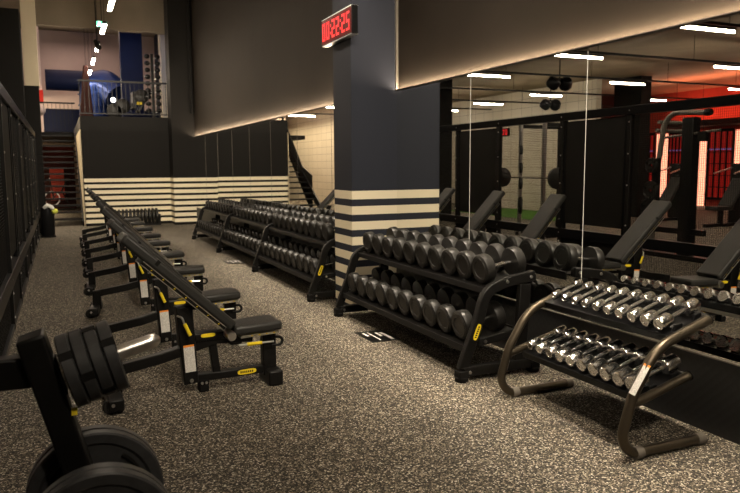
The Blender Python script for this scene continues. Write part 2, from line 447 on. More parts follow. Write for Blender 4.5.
for x, y, tg, pw, lab in ((.9, -1.5, (3.0, 6, .8), 520, 'added spotlight over the aisle behind the camera'), (1.3, 1.2, (3.1, 6.9, 1.0), 760, 'added spotlight over the aisle above the camera'),
                          (1.02, 10.4, (2.2, 20.5, .6), 800, 'added spotlight over the middle of the aisle'), (1.5, 13.0, (2.6, 20, .6), 750, 'added spotlight over the far part of the aisle')):
    added_spot(x, y, tg, pw, lab)
# added narrow light without a fixture, drawing the brighter lane on the floor
area('added_lane_light', (2.36, 7.0, 4.9), (0, 0, 0), .10, 17.5, 16, (1, .86, .67), 11)
area('added_red_wash', (-13.3, 14.5, 3.02), (0, math.radians(180-25), 0), .3, 9, 120, (1, .2, .1))  # added light for the red ceiling glow, hidden by an added shelf
o = empty('added_red_uplight', (-11.0, 13.0, 3.36), 'added long red uplight in the mirrored hall, hidden behind the cage rail', 'lamp')  # added to redden the hall ceiling, kept out of sight by the rail
m = MB(); m.box(-.15, .15, -4.2, 4.2, 0, .02); m.box(-.17, -.15, -4.2, 4.2, 0, .10); m.box(.15, .17, -4.2, 4.2, 0, .10); m.build('housing', 'black_steel', o, smooth=False)
m = MB()
for y in (-3.5, 0, 3.5): m.tube([(0, y, .02), (0, y, .835)], .006, 6)
build_each(m, 'suspension_wire', 'black_steel', o)
area('added_uplight_lamp', (-11.0, 13.0, 3.40), (0, PI, 0), .28, 8.2, 150, (1, .25, .12))
struct(MB().box(-13.8, -13.0, 10, 19, 2.88, 2.98).build('trim_3', 'maroon', smooth=False))  # added shelf that hides the red light from below
struct(MB().box(-13.05, -13.0, 10, 19, 2.98, 3.08).build('trim_4', 'maroon', smooth=False))  # front lip of the added shelf, also hiding the red light
area('corridor_wash_light', (-2.6, 28.5, 4.1), (0, math.radians(-35), 0), .4, 9, 480, (1, .78, .5))
area('mezzanine_light', (1.0, 27.5, 6.6), (0, 0, 0), 2.4, 5, 75, (1, .72, .62))
area('added_stair_light', (-.2, 21.75, 5.49), (0, math.radians(-14), 0), .5, .1, 38, (1, .86, .67), 80)  # added light without a fixture, brightening the cream stair wall
area('blue_light', (2.0, 23.0, 5.6), (math.radians(35), 0, 0), 1.6, .6, 18, (.25, .4, 1))
area('stair_red_light', (0.0, 29.2, 2.4), (0, 0, 0), 1.0, 1.2, 2, (1, .18, .1))

# ------------------------------------------------------------------ dumbbell racks
def badge_mesh(m, c, ang, w, h, y0, y1):
    pts = []
    for k in range(20):
        a = 2*PI*k/20; x = math.copysign(abs(math.cos(a))**.6, math.cos(a))*w/2; z = math.copysign(abs(math.sin(a))**.6, math.sin(a))*h/2
        pts.append((c[0]+x*math.cos(ang)-z*math.sin(ang), c[1]+x*math.sin(ang)+z*math.cos(ang)))
    m.prism(pts, y0, y1)

FRONT = fillet([(2.655, 0, .09), (2.79, 0, .43), (2.855, 0, .665), (3.03, 0, .725), (3.29, 0, .757)], [0, .05, .10, .08, 0], 6)
FRONT = [(p.x-3.0, p.z) for p in FRONT]
def rack_upright(parent, y, badge):
    t = .028
    u = MB().ribbon(FRONT, .078, y-t, y+t).build('upright', 'black_steel', parent, bevel=.008)
    m = MB(); m.ribbon([(.165, .06), (.205, .70)], .10, y-t*.9, y+t*.9); m.ribbon([(-.20, .285), (.17, .335)], .06, y-t*.9, y+t*.9)
    m.build('back_post', 'black_steel', u, bevel=.006)
    MB().ribbon([(-.34, .075), (.32, .075)], .075, y-t*1.1, y+t*1.1).build('foot_beam', 'black_steel', u, bevel=.006)
    for x in (-.345, .30):
        m = MB(); m.lathe([(0, 0), (.045, 0), (.05, .008), (.05, .032), (.036, .045), (0, .045)], (x, y, 0), (0, 0, 1), 18)
        m.box(x-.04, x+.04, y-.042, y+.042, .03, .085)
        m.build('rubber_foot', 'black_matte', u, bevel=.004)
    m = MB()
    for x, z in ((.03, .728), (.245, .752), (-.16, .292), (.13, .33), (-.33, .07), (-.29, .07)):
        for sd in (-1, 1):
            m.lathe([(0, .009), (.011, .008), (.013, 0), (0, 0)], (x, y+sd*t*1.1, z), (0, sd, 0), 12)
    m.build('bolt', 'steel', u)
    if badge:
        m = MB(); badge_mesh(m, (-.232, .37), math.radians(-22), .036, .125, y-t-.005, y-t+.002)
        b = m.build('badge', 'yellow', u)
        b['label'] = 'yellow maker badge'
        m = MB()
        for k in range(6):
            zz = -.04+.016*k; a = math.radians(-22); cx = -.232-zz*math.sin(a); cz = .37+zz*math.cos(a)
            m.box(cx-.008, cx+.008, y-t-.0062, y-t-.004, cz-.004, cz+.005)
        m.build('badge_lettering', 'black_matte', u)
def rack_bay(parent, ya, yb):
    for kind, (x0, z0, x1, z1) in {'upper_tray': (-.115, .668, .33, .735), 'lower_tray': (-.295, .242, .20, .318)}.items():
        m = MB(); m.ribbon([(x0, z0), (x1, z1)], .016, ya+.03, yb-.03); m.ribbon([(x0-.006, z0-.035), (x0, z0+.012)], .016, ya+.03, yb-.03)
        m.ribbon([(x1, z1-.045), (x1, z1+.02)], .016, ya+.03, yb-.03)
        m.build(kind, 'black_steel', parent, bevel=.003)
def make_rack(name, ys_, label, badges):
    o = empty(name, (3.0, 0, 0), label, 'dumbbell rack')
    for i, y in enumerate(ys_): rack_upright(o, y, i in badges)
    for a, b in zip(ys_, ys_[1:]): rack_bay(o, a, b)
    return o
make_rack('dumbbell_rack', [4.32, 6.83], 'black two-tier dumbbell rack in front of the striped pillar and mirror', {0})
make_rack('dumbbell_rack', [7.72, 10.33, 12.98, 15.62], 'long black two-tier dumbbell rack beyond the striped pillar', {0})

def make_dumbbell(r, L, hl):
    o = empty('dumbbell', (0, 0, 0))
    prof = lambda: [(0, .006), (r*.55, .006), (r*.58, .0), (r*.80, .0), (r*.83, .005), (r*.88, .004), (r*.97, .012), (r, .024), (r, hl-.016), (r*.95, hl), (r*.35, hl+.004), (0, hl+.004)]
    MB().lathe(prof(), (-L/2, 0, 0), (1, 0, 0), 32).build('head', 'rubber', o)
    MB().lathe(prof(), (L/2, 0, 0), (-1, 0, 0), 32).build('head', 'rubber', o)
    MB().lathe([(0, -L/2+hl*.9), (.020, -L/2+hl*.9), (.017, -L/2+hl+.02), (.019, 0), (.017, L/2-hl-.02), (.020, L/2-hl*.9), (0, L/2-hl*.9)], (0, 0, 0), (1, 0, 0), 16).build('handle', 'chrome', o)
    return o
protos = {}
def place_dumbbell(r, y, tier, label, group):
    L, hl = (.375, .086)
    key = round(r, 3)
    if key not in protos: protos[key] = o = make_dumbbell(r, L, hl)
    else: o = copy_tree(protos[key])
    o.rotation_mode = 'YXZ'
    tilt = -math.atan2(.067, .445) if tier else -math.atan2(.076, .495)
    spin = random.uniform(-.25, .25)
    cx, cz = (3.108, .7016) if tier else (2.935, .2793)
    nx, nz = math.sin(tilt), math.cos(tilt)
    k = r+.0115
    o.location = (cx+nx*k, y, cz+nz*k)
    o.rotation_euler = (0, tilt, 0)
    tag(o, label, 'dumbbell', group)
for tier, tn in ((1, 'upper'), (0, 'lower')):
    for i in range(10):
        y = 4.49 + i*.2395 + (0 if tier else .01)
        r = .1165 - .0008*i
        place_dumbbell(round(r*500)/500, y, tier, 'black rubber dumbbell on the %s tier before the pillar, %s from the chrome rack end' % (tn, ORD[i]), 'rubber dumbbells on the near rack')
bays = ((7.72, 10.33, 'pillar bay'), (10.33, 12.98, 'middle bay'), (12.98, 15.62, 'end bay'))
for a, b, bn in bays:
    for tier, tn in ((1, 'upper'), (0, 'lower')):
        for i in range(10):
            y = a+.19+i*(b-a-.38)/9
            r = .112 - .001*i - (.012 if 'mid' in bn else .02 if 'end' in bn else 0)
            place_dumbbell(round(r*250)/250, y, tier, "rubber dumbbell on the long rack's %s tier, %s, %s from the pillar side" % (tn, bn, ORD[i]), 'rubber dumbbells on the long rack')

# ------------------------------------------------------------------ chrome dumbbell rack
def chrome_rack():
    o = empty('chrome_dumbbell_rack', (3.0, 3.34, 0), 'bronze tube rack with chrome dumbbells in front of the mirror', 'dumbbell rack')
    for y, lab in ((2.74, True), (3.87, False)):
        yy = y-3.34
        p = fillet([(.27, yy, .034), (-.24, yy, .034), (-.315, yy, .13), (-.245, yy, .36), (-.09, yy, .605), (.30, yy, .728)], [0, .14, .12, .05, .12, 0], 8)
        f = MB().tube(p, .029, 18).build('side_frame', 'bronze_tube', o)
        MB().tube([(-.262, yy, .315), (-.21, yy, .322), (.165, yy, .42)], .026, 16).build('lower_arm', 'bronze_tube', f)
        m = MB()
        for x, w in ((-.215, .05), (.245, .055)):
            m.lathe([(0, 0), (.033, 0), (.0345, .006), (.0345, w-.006), (.033, w), (0, w)], (x, yy, .034), (1, 0, 0), 18)
        build_each(m, 'foot_collar', 'collar_grey', f)
        for c, d in (((.297, yy, .727), (.39, 0, .123)), ((.163, yy, .4195), (.375, 0, .098))):
            MB().lathe([(0, 0), (.0295, 0), (.0295, .008), (.024, .014), (0, .014)], c, d, 18).build('end_cap', 'black_matte', f)
        if lab:
            q0, q1 = V((-.248, yy, .365)), V((-.150, yy, .505))
            n = V((-.85, -.6, .28)); d = (q1-q0).normalized(); n = (n-d*n.dot(d)).normalized()
            MB().bar(q0+n*.0275, q1+n*.0275, .034, .006, side=d.cross(n)).build('warning_label', 'label_white', f)
            MB().bar(q1+n*.0275, q1+d*.012+n*.0275, .034, .006, side=d.cross(n)).build('warning_label_heading', 'orange', f)
    for kind, (xa, za, xb, zb) in {'upper_tray': (.03, .635, .335, .735), 'lower_tray': (-.15, .305, .19, .405)}.items():
        t = MB().ribbon([(xa, za), (xb, zb)], .045, -.575, .505).build(kind, 'black_gloss', o, bevel=.004)
        m = MB()
        for k in range(11):
            yk = -.555+k*.105
            for fx in (.27, .74):
                x = xa+(xb-xa)*fx; z = za+(zb-za)*fx
                m.prism([(x-.035, z), (x+.035, z+.012), (x+.028, z+.055), (x-.02, z+.045)], yk-.009, yk+.009)
        build_each(m, 'cradle', 'black_gloss', t, bevel=.003)
        m = MB()
        for fx in (.27, .74):
            x = xa+(xb-xa)*fx; z = za+(zb-za)*fx
            m.lathe([(0, .006), (.008, .005), (.009, 0), (0, 0)], (x, -.575, z), (0, -1, 0), 10)
        m.build('bolt', 'steel', t)
    return o
chrome_rack()
def make_chrome(r, L, hl):
    o = empty('chrome_dumbbell', (0, 0, 0))
    for s in (-1, 1):
        MB().lathe([(0, .004), (r*.5, .004), (r*.56, .0), (r*.86, .0), (r, .008), (r, hl-.008), (r*.88, hl), (.013, hl+.006), (0, hl+.006)], (s*L/2, 0, 0), (-s, 0, 0), 24).build('head', 'chrome', o)
    MB().tube([(-L/2+hl*.9, 0, 0), (-L*.12, 0, 0), (0, 0, 0), (L*.12, 0, 0), (L/2-hl*.9, 0, 0)], [.0115, .0135, .0145, .0135, .0115], 14).build('handle', 'chrome', o)
    return o
for tier, tn, (xa, za, xb, zb) in ((1, 'top', (3.03, .635, 3.335, .735)), (0, 'bottom', (2.85, .305, 3.19, .405))):
    for i in range(10):
        g = 9-i                                     # heavier towards the camera
        y = 2.838+i*.105 - (0 if tier else .0)
        if tier: r = .027+.0014*g; L = .25+.006*g; hl = .062+.0028*g
        else: r = .035+.0013*g; L = .315+.004*g; hl = .086+.0018*g
        o = make_chrome(r, L, hl)
        tilt = -math.atan2(zb-za, xb-xa)
        mx, mz = xa+(xb-xa)*.52, za+(zb-za)*.52
        k = .0225+max(r, .030)+.008
        o.location = (mx+math.sin(tilt)*k, y, mz+math.cos(tilt)*k)
        o.rotation_euler = (0, tilt, 0)
        tag(o, 'polished chrome dumbbell on the %s row of the bronze rack, %s from the camera end' % (tn, ORD[i]), 'dumbbell', 'chrome dumbbells')

# ------------------------------------------------------------------ adjustable benches
def make_bench(angle=46.5, back=1.0):
    o = empty('adjustable_bench', (.8, 0, 0))
    X = lambda x: x-.8
    # seat
    s = MB().ribbon([(X(1.04), .438), (X(1.16), .442), (X(1.395), .450)], .065, -.145, .145).build('seat', 'upholstery', o, bevel=.02, seg=3)
    MB().ribbon([(X(1.09), .389), (X(1.375), .399)], .018, -.12, .12).build('seat_plate', 'steel', s)
    m = MB()
    for k in range(4): m.box(X(1.17+.055*k)-.006, X(1.17+.055*k)+.006, -.1215, .1215, .388+.002*k, .397+.002*k)
    m.build('seat_marks', 'yellow', s)
    # backrest
    a = math.radians(angle); hx, hz = X(1.015), .420
    d = (-math.cos(a), math.sin(a)); nrm = (math.sin(a), math.cos(a))
    P = lambda t, u: (hx+d[0]*t+nrm[0]*u, hz+d[1]*t+nrm[1]*u)
    b = MB().ribbon([P(.02, .055), P(back*.55, .055), P(back, .055)], .072, -.14, .14).build('backrest', 'upholstery', o, bevel=.02, seg=3)
    b2 = MB().ribbon([P(back*.71, .068), P(back*.735, .068)], .04, -.1405, .1405).build('backrest_seam', 'black_matte', b)
    MB().ribbon([P(back*.80, .0868), P(back*.93, .0868)], .002, -.05, .05).build('backrest_patch', 'rubber', b)
    r = MB().ribbon([P(.06, .006), P(back*.80, .006)], .030, -.125, .125).build('adjustment_rail', 'black_steel', b)
    m = MB()
    for sd in (-1, 1):
        m.ribbon([P(.06, .018), P(back*.80, .018)], .006, sd*.127-.003, sd*.127+.003); m.ribbon([P(.06, -.008), P(back*.80, -.008)], .005, sd*.127-.003, sd*.127+.003)
    build_each(m, 'rail_edge', 'steel', r)
    m = MB()
    for k in range(7):
        q = P(.12+k*.10, .005); m.box(q[0]-.005, q[0]+.005, -.128, .128, q[1]-.003, q[1]+.003)
    m.build('rail_marks', 'yellow', r)
    MB().lathe([(0, -.155), (.030, -.155), (.034, -.148), (.034, .148), (.030, .155), (0, .155)], (hx, 0, hz-.01), (0, 1, 0), 24).build('hinge', 'steel', o)
    # frame
    m = MB()
    p = MB().ribbon([(X(.712), .635), (X(.728), .36), (X(.745), .075)], [.115, .11, .10], -.05, .05).build('main_post', 'black_steel', o, bevel=.008)
    MB().ribbon([(X(.732), .345), (X(.7415), .165)], .074, -.0525, -.048).build('warning_label', 'label_white', p)
    MB().ribbon([(X(.7313), .359), (X(.732), .345)], .074, -.0525, -.048).build('warning_label_heading', 'orange', p)
    m = MB()
    for x, z in ((.745, .10),): m.lathe([(0, .010), (.012, .008), (.014, 0), (0, 0)], (X(x), -.05, z), (0, -1, 0), 12)
    m.build('bolt', 'steel', p)
    MB().ribbon([(X(.22), .225), (X(.55), .28), (X(.93), .375), (X(1.20), .362)], .072, -.035, .035).build('spine_beam', 'black_steel', o, bevel=.006)
    lb = MB().ribbon([(X(.77), .105), (X(1.33), .105)], .055, -.03, .03).build('lower_beam', 'black_steel', o, bevel=.006)
    m = MB(); badge_mesh(m, (X(1.15), .107), .03, .14, .036, -.0345, -.029); m.build('badge', 'yellow', lb)
    m = MB()
    for k in range(7): m.box(X(1.10)+k*.0145, X(1.10)+k*.0145+.009, -.0358, -.034, .099, .115)
    m.build('badge_lettering', 'black_matte', lb)
    MB().ribbon([(X(.905), .36), (X(.935), .11)], .055, -.028, .028).build('strut', 'black_steel', o, bevel=.005)
    MB().box(X(.80), X(.87), -.04, .04, .0, .09).build('middle_foot', 'black_matte', o, bevel=.008)
    m = MB()
    for x in (.82, .85): m.lathe([(0, .008), (.009, .006), (.010, 0), (0, 0)], (X(x), -.04, .068), (0, -1, 0), 10)
    m.build('foot_bolt', 'steel', o)
    m = MB(); m.ribbon([(X(1.325), .395), (X(1.325), .06)], .10, -.04, .04); m.build('front_post', 'black_steel', o, bevel=.006)
    m = MB(); m.box(X(1.285), X(1.395), -.14, .14, .0, .115); m.build('front_foot', 'black_steel', o, bevel=.015)
    m = MB(); m.ribbon([(X(.24), .26), (X(.24), .06)], .085, -.04, .04); m.build('rear_post', 'black_steel', o, bevel=.006)
    rf = MB().box(X(.17), X(.27), -.26, .26, .025, .105).build('rear_foot', 'black_steel', o, bevel=.012)
    for sd in (-1, 1):
        MB().lathe([(0, -.022), (.042, -.022), (.048, -.014), (.048, .014), (.042, .022), (0, .022)], (X(.185), sd*.20, .0485), (0, 1, 0), 20).build('wheel', 'rubber', rf)
        MB().lathe([(0, .008), (.011, .006), (.012, 0), (0, 0)], (X(.20), sd*.26, .07), (0, sd, 0), 10).build('axle_bolt', 'steel', rf)
    m = MB(); badge_mesh(m, (X(.87), .415), .02, .10, .028, -.0545, -.05); hb = MB().ribbon([(X(.78), .402), (X(1.0), .402)], .05, -.05, .05).build('hinge_bracket', 'black_steel', o, bevel=.005); m.build('badge', 'yellow', hb)
    # levers
    l = MB().tube(fillet([(X(.66), -.06, .575), (X(.685), -.10, .57), (X(.70), -.105, .52)], .02), .007, 8).build('back_lever', 'steel', o)
    MB().tube([(X(.70), -.105, .525), (X(.735), -.105, .44)], .0125, 12).build('lever_grip', 'yellow', l)
    l = MB().tube([(X(1.08), -.09, .325), (X(1.34), -.09, .325)], .008, 8).build('seat_lever', 'steel', o)
    MB().tube([(X(1.14), -.09, .325), (X(1.25), -.09, .325)], .0125, 12).build('lever_grip', 'yellow', l)
    MB().tube(fillet([(X(1.34), -.05, .345), (X(1.405), -.05, .345), (X(1.425), -.05, .315), (X(1.405), -.05, .285), (X(1.34), -.05, .285)], .03), .011, 10).build('loop_handle', 'black_steel', o)
    return o
bench = [(4.92, 2, 43, .03), (6.22, 2, 43.3, .035), (8.0, -8, 44.5, .06), (9.5, -3, 45, .07), (11.0, -2, 45.5, .10), (12.25, -2, 44, .12), (13.65, -1, 44.5, .15), (15.05, 0, 43.5, .16), (16.2, 0, 44, .18)]
for i, (y, rz, an, dx) in enumerate(bench):
    o = make_bench(an)
    o.location = (.8+dx, y, 0); o.rotation_euler = (0, 0, math.radians(rz)); o['group'] = 'adjustable benches in a row'
    tag(o, 'black adjustable bench with raised back, %s in the row from the camera' % ORD[i], 'bench', 'adjustable benches in a row')

# ------------------------------------------------------------------ plate tree in the near left corner
def plate(r, th, hole, material, grips):
    """a weight plate: rim, web and hub with axis x"""
    m = MB()
    rim = r*.16
    m.lathe([(hole, -th*.5), (hole*1.9, -th*.5), (hole*2.1, -th*.3), (r-rim*1.3, -th*.28), (r-rim, -th*.5), (r-.006, -th*.5), (r, -th*.38), (r, th*.38), (r-.006, th*.5), (r-rim, th*.5), (r-rim*1.3, th*.28), (hole*2.1, th*.3), (hole*1.9, th*.5), (hole, th*.5), (hole, -th*.5)], (0, 0, 0), (1, 0, 0), 40)
    o = m.build('weight_plate', material)
    if grips:
        g = MB()
        for k in range(3):
            a = 2*PI*k/3+.5
            for sd in (-1, 1):
                pts = []
                for j in range(7):
                    b = a-.42+.84*j/6; pts.append((r*.70*math.cos(b), r*.70*math.sin(b)))
                g.tube([(sd*th*.34, y, z) for y, z in pts], r*.035, 8)
        build_each(g, 'grip', 'black_matte', o)
    else:
        g = MB()
        for k in range(3):
            a = 2*PI*k/3+.4
            g.box(-th*.52, th*.52, r*.60, r*1.004, -r*.11, r*.11)
            vs = g.v[-8:]; g.v[-8:] = [(x, y*math.cos(a)-z*math.sin(a), y*math.sin(a)+z*math.cos(a)) for x, y, z in vs]
        build_each(g, 'grip', 'black_matte', o)
    return o
LEAN = math.radians(15)
hd = V((math.cos(LEAN), 0, math.sin(LEAN)))
t = empty('plate_tree', (.12, 2.4, 0), 'dark steel plate tree with leaning post in the corner by the cage fence', 'plate rack')
MB().bar((-.232, .0, 1.075), (.02, .0, .10), .115, .085).build('post', 'black_steel', t, bevel=.01, seg=3)
MB().bar((-.52, .03, .955), (-.19, .02, .955), .07, .10, side=(0, 1, 0)).build('cross_beam', 'black_steel', t, bevel=.008)
m = MB(); m.bar((-.50, 0, .05), (.30, 0, .05), .09, .09); m.bar((.02, -.45, .05), (.02, .45, .05), .09, .09, side=(1, 0, 0)); m.build('base', 'black_steel', t, bevel=.008)
MB().bar((-.48, .0, .05), (-.48, .0, .95), .08, .08, side=(0, 1, 0)).build('rear_leg', 'black_steel', t, bevel=.008)
h0 = V((-.175, -.01, .935))
MB().lathe([(0, 0), (.025, 0), (.025, .315), (.021, .335), (.010, .347), (0, .35)], h0, hd, 24).build('plate_horn', 'steel', t)
MB().bar(h0-hd*.01, h0+hd*.03, .07, .13).build('horn_flange', 'plate_rubber', t, bevel=.006)
MB().box(-.125, -.107, -.06, -.05, .815, .838).build('badge', 'yellow', t)
m = MB(); m.lathe([(0, 0), (.025, 0), (.025, .34), (.018, .35), (0, .35)], (-.06, -.03, .47), (0, -1, 0), 20)
m.lathe([(0, 0), (.025, 0), (.025, .30), (.018, .31), (0, .31)], (-.06, .03, .47), (0, 1, 0), 20)
m.build('lower_horn', 'chrome', t)
for k in range(4):
    o = plate(.121-.001*k, .040, .0255, 'plate_rubber', False)
    c = V((.12, 2.4, 0))+h0+hd*(.062+k*.0425)
    o.location = c; o.rotation_euler = (k*.7, -LEAN, 0)
    tag(o, 'small dark weight plate on the chrome horn, %s from the leaning post' % ORD[k], 'weight plate', 'small plates on the plate tree')
for dy, zz, lab in ((-.20, .475, 'large dark weight plate on the near side of the leaning post'), (-.245, .48, 'large dark weight plate outermost toward the camera on the lower horn'), (.10, .51, 'large dark weight plate just behind the leaning post'), (.148, .52, 'large dark weight plate behind another, beyond the leaning post')):
    o = plate(.225, .043, .0255, 'plate_rubber', True)
    ax = V((0, -1, 0)) if dy < 0 else V((0, 1, 0))
    c = V((.12, 2.4, 0))+V((-.06, dy, .47))
    o.location = c; o.rotation_mode = 'QUATERNION'; o.rotation_quaternion = V((1, 0, 0)).rotation_difference(ax)
    tag(o, lab, 'weight plate', 'large plates on the plate tree')

# ------------------------------------------------------------------ cage fence on the left
FX = -.515
fence = empty('cage_fence', (FX, 8.5, 0), 'tall black cage fence of solid and mesh bays opposite the mirrors', 'fence')
bays_f = [(1.9, 3.35, 0), (3.35, 4.85, 1), (4.85, 7.66, 0), (7.66, 9.13, 1), (9.13, 10.90, 0), (10.90, 12.40, 1), (12.40, 13.90, 0), (13.90, 15.4, 1), (15.4, 16.8, 0), (16.8, 18.25, 1)]
for a, b, solid in bays_f:
    a -= 8.5; b -= 8.5
    MB().box(-.035, .035, a-.035, a+.035, 0, 2.42).build('post', 'black_steel', fence, bevel=.004)
    if solid:
        pn = MB().box(-.012, .012, a+.05, b-.05, .66, 2.28).build('solid_panel', 'dark_panel', fence, smooth=False)
        m = MB()
        m.box(-.022, .022, a+.035, a+.10, .56, 2.32); m.box(-.022, .022, b-.10, b-.035, .56, 2.32)
        build_each(m, 'panel_frame', 'black_gloss', pn, bevel=.003)
        MB().box(-.012, .012, a+.035, b-.035, .06, .42).build('kick_panel', 'dark_panel', fence, smooth=False)
    else:
        m = MB(); n = int((b-a-.1)/.03)
        for k in range(n+1):
            y = a+.05+k*.03; m.box(-.0016, .0016, y-.0016, y+.0016, .58, 2.30)
        for k in range(58):
            z = .585+k*.03; m.box(-.0016, .0016, a+.04, b-.04, z-.0016, z+.0016)
        for k in range(n+1):
            y = a+.05+k*.03; m.box(-.0016, .0016, y-.0016, y+.0016, .05, .42)
        for k in range(12):
            z = .06+k*.03; m.box(-.0016, .0016, a+.04, b-.04, z-.0016, z+.0016)
        m.build('wire_mesh', 'black_steel', fence, smooth=False)
    m = MB()
    for y in (a+.0, ):
        for z in (.12, .36, .50, .72, 1.3, 1.75, 2.2, 2.36):
            m.lathe([(0, .008), (.010, .006), (.012, 0), (0, 0)], (.035, y, z), (1, 0, 0), 8)
    m.build('bolt', 'steel', fence)
MB().box(-.035, .035, 18.25-8.5-.035, 18.25-8.5+.035, 0, 2.42).build('post', 'black_steel', fence, bevel=.004)
MB().box(-.04, .04, 1.9-8.5, 18.28-8.5, 2.30, 2.425).build('top_rail', 'black_gloss', fence, bevel=.006)
MB().box(-.04, .04, 1.9-8.5, 18.28-8.5, .42, .57).build('middle_rail', 'black_gloss', fence, bevel=.006)
MB().box(-.03, .03, 1.9-8.5, 18.28-8.5, .0, .06).build('bottom_rail', 'black_gloss', fence, bevel=.004)

# ------------------------------------------------------------------ things seen in the mirror beyond the fence
# machine with the bent tube
o = empty('cable_machine', (-2.6, 8.8, 0), 'black cable machine with bent top tube seen in the mirror', 'exercise machine')
X9 = lambda xv: 6.96-xv+2.6
p = fillet([(.05, .35, .03), (.05, .33, 1.2), (.05, .18, 2.28), (.05, .0, 2.46), (.05, -.66, 2.42)], [0, .1, .2, .15, 0], 8)
MB().tube(p, .045, 16).build('bent_tube', 'collar_grey', o)
MB().box(-.08, .10, -.46, -.24, 0, 2.36).build('mast', 'black_steel', o, bevel=.01)
m = MB(); m.tube([(.05, .35, 2.18), (-.9, .42, 2.18)], .03); m.tube([(.05, .30, 2.32), (-.9, .36, 2.32)], .03); m.tube([(.05, .15, 2.05), (.05, -.95, 2.13)], .02)
build_each(m, 'top_bar', 'collar_grey', o)
m = MB(); m.box(-.9, .1, .28, .36, 0, .08); m.box(-.2, .15, -1.1, .8, 0, .08); m.box(-.05, .05, -.7, .7, .42, .52); m.build('base', 'black_steel', o, bevel=.01)
m = MB(); m.lathe([(0, -.06), (.05, -.06), (.06, -.03), (.06, .03), (.05, .06), (0, .06)], (.05, -.70, 2.42), (0, 1, 0), 16); m.tube([(.05, -.62, 2.40), (.05, -.62, 2.1)], .006, 6)
m.box(.02, .08, -.70, -.54, 1.96, 2.12); m.build('pulley', 'black_steel', o)
for z, r in ((1.58, .13), (1.15, .16), (.82, .20)):
    pl_ = plate(r, .05, .03, 'rubber', False); pl_.name = 'weight_plate'; pl_.location = (-2.38, 9.06, z)
    tag(pl_, 'round black plate on the mirrored cable machine, %s one' % {1.58: 'topmost', 1.15: 'middle', .82: 'lowest'}[z], 'weight plate', 'plates on the mirrored machine')
MB().box(.06, .16, .20, .30, .6, 1.7).build('plate_post', 'black_steel', o)
o = empty('flat_bench', (-3.0, 7.4, 0), 'dark flat bench beside the mirrored cable machine', 'bench')
MB().box(-.6, .6, -.16, .16, .42, .52).build('pad', 'upholstery', o, bevel=.02)
for x in (-.4, .4): MB().box(x-.04, x+.04, -.2, .2, 0, .42).build('leg', 'black_steel', o, bevel=.005)
for i, (x, y) in enumerate(((-8.6, 12.6), (-8.6, 14.6))):
    o = empty('seated_machine', (x, y, 0), 'dark seated exercise machine in the red lit area, %s one' % ('nearer' if i == 0 else 'farther'), 'exercise machine')
    MB().bar((0, 0, .5), (-.5, 0, 1.2), .4, .09).build('backrest', 'upholstery', o, bevel=.02)
    MB().box(-.05, .5, -.2, .2, .42, .52).build('seat', 'upholstery', o, bevel=.02)
    m = MB(); m.box(-.6, .7, -.05, .05, 0, .08); m.box(.1, .2, -.05, .05, 0, .42); m.box(-.65, -.5, -.3, .3, 0, 1.6); m.build('frame', 'black_steel', o, bevel=.008)
    m = MB(); m.tube([(-.5, -.25, 1.5), (.1, -.3, 1.35)], .02); m.tube([(-.5, .25, 1.5), (.1, .3, 1.35)], .02); build_each(m, 'handle', 'steel', o)

# red lit wall: window bays and light panels
def vy(px): return px
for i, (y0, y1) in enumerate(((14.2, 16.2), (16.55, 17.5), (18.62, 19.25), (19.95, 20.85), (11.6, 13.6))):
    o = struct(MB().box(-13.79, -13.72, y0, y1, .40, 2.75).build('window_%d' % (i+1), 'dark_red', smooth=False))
    m = MB()
    m.box(-13.72, -13.68, y0, y1, 2.68, 2.78); m.box(-13.72, -13.68, y0, y1, .36, .44)
    for k in range(5): yk = y0+(y1-y0)*k/4; m.box(-13.72, -13.68, yk-.025, yk+.025, .40, 2.75)
    for z in (.8, 1.2, 1.6, 2.0): m.box(-13.72, -13.69, y0, y1, z-.015, z+.015)
    c = m.build('window_frame', 'black_matte', o, smooth=False)
    MB().box(-13.72, -13.70, y0+.03, y1-.03, 2.07, 2.12).build('window_strip', 'blue_line', o, smooth=False)
for i, (y0, y1, z0) in enumerate(((13.7, 14.05, .3), (16.22, 16.52, .3), (17.62, 18.5, .02), (19.3, 19.9, .3))):
    o = empty('wall_light', (-13.8, (y0+y1)/2, z0), 'tall glowing pink wall light panel in the red area, %s from the camera end' % ORD[i], 'light panel', 'pink light panels')
    h = (y1-y0)/2
    MB().box(.005, .04, -h, h, 0, 2.72-z0).build('diffuser', 'pink_light', o, smooth=False)
    m = MB(); m.box(.0, .06, -h-.03, -h, 0, 2.72-z0); m.box(.0, .06, h, h+.03, 0, 2.72-z0); m.build('frame', 'black_matte', o, smooth=False)
struct(MB().box(-13.79, -13.70, 11, 20.9, .0, .12).build('baseboard_left', 'pink_white', smooth=False))

# squat rack with plates and barbell, red storage rack, turf
o = empty('squat_rack', (-2.66, 12.9, 0), 'black squat rack with loaded plates seen in the mirror', 'rack')
for y in (-.55, .30):
    for x in (0, -1.1): MB().box(x-.035, x+.035, y-.035, y+.035, 0, 2.5).build('upright', 'steel' if x == 0 else 'black_steel', o)
m = MB()
for y in (-.55, .30): m.box(-1.1, 0, y-.03, y+.03, 2.42, 2.5); m.box(-1.1, .1, y-.03, y+.03, 0, .08)
m.box(-1.13, -1.07, -.55, .30, 2.42, 2.5); m.box(-1.13, -1.07, -.55, .30, 0, .08); m.build('frame', 'black_steel', o)
for i, (z, r) in enumerate(((1.93, .105), (1.53, .12), (1.19, .135), (.69, .20))):
    pp = plate(r, .06, .026, 'rubber', True); pp.location = (-2.53, 13.0, z); pp.rotation_euler = (0, 0, .5)
    tag(pp, 'round black plate on the mirrored squat rack post, %s from the top' % ORD[i], 'weight plate', 'plates on the mirrored squat rack')
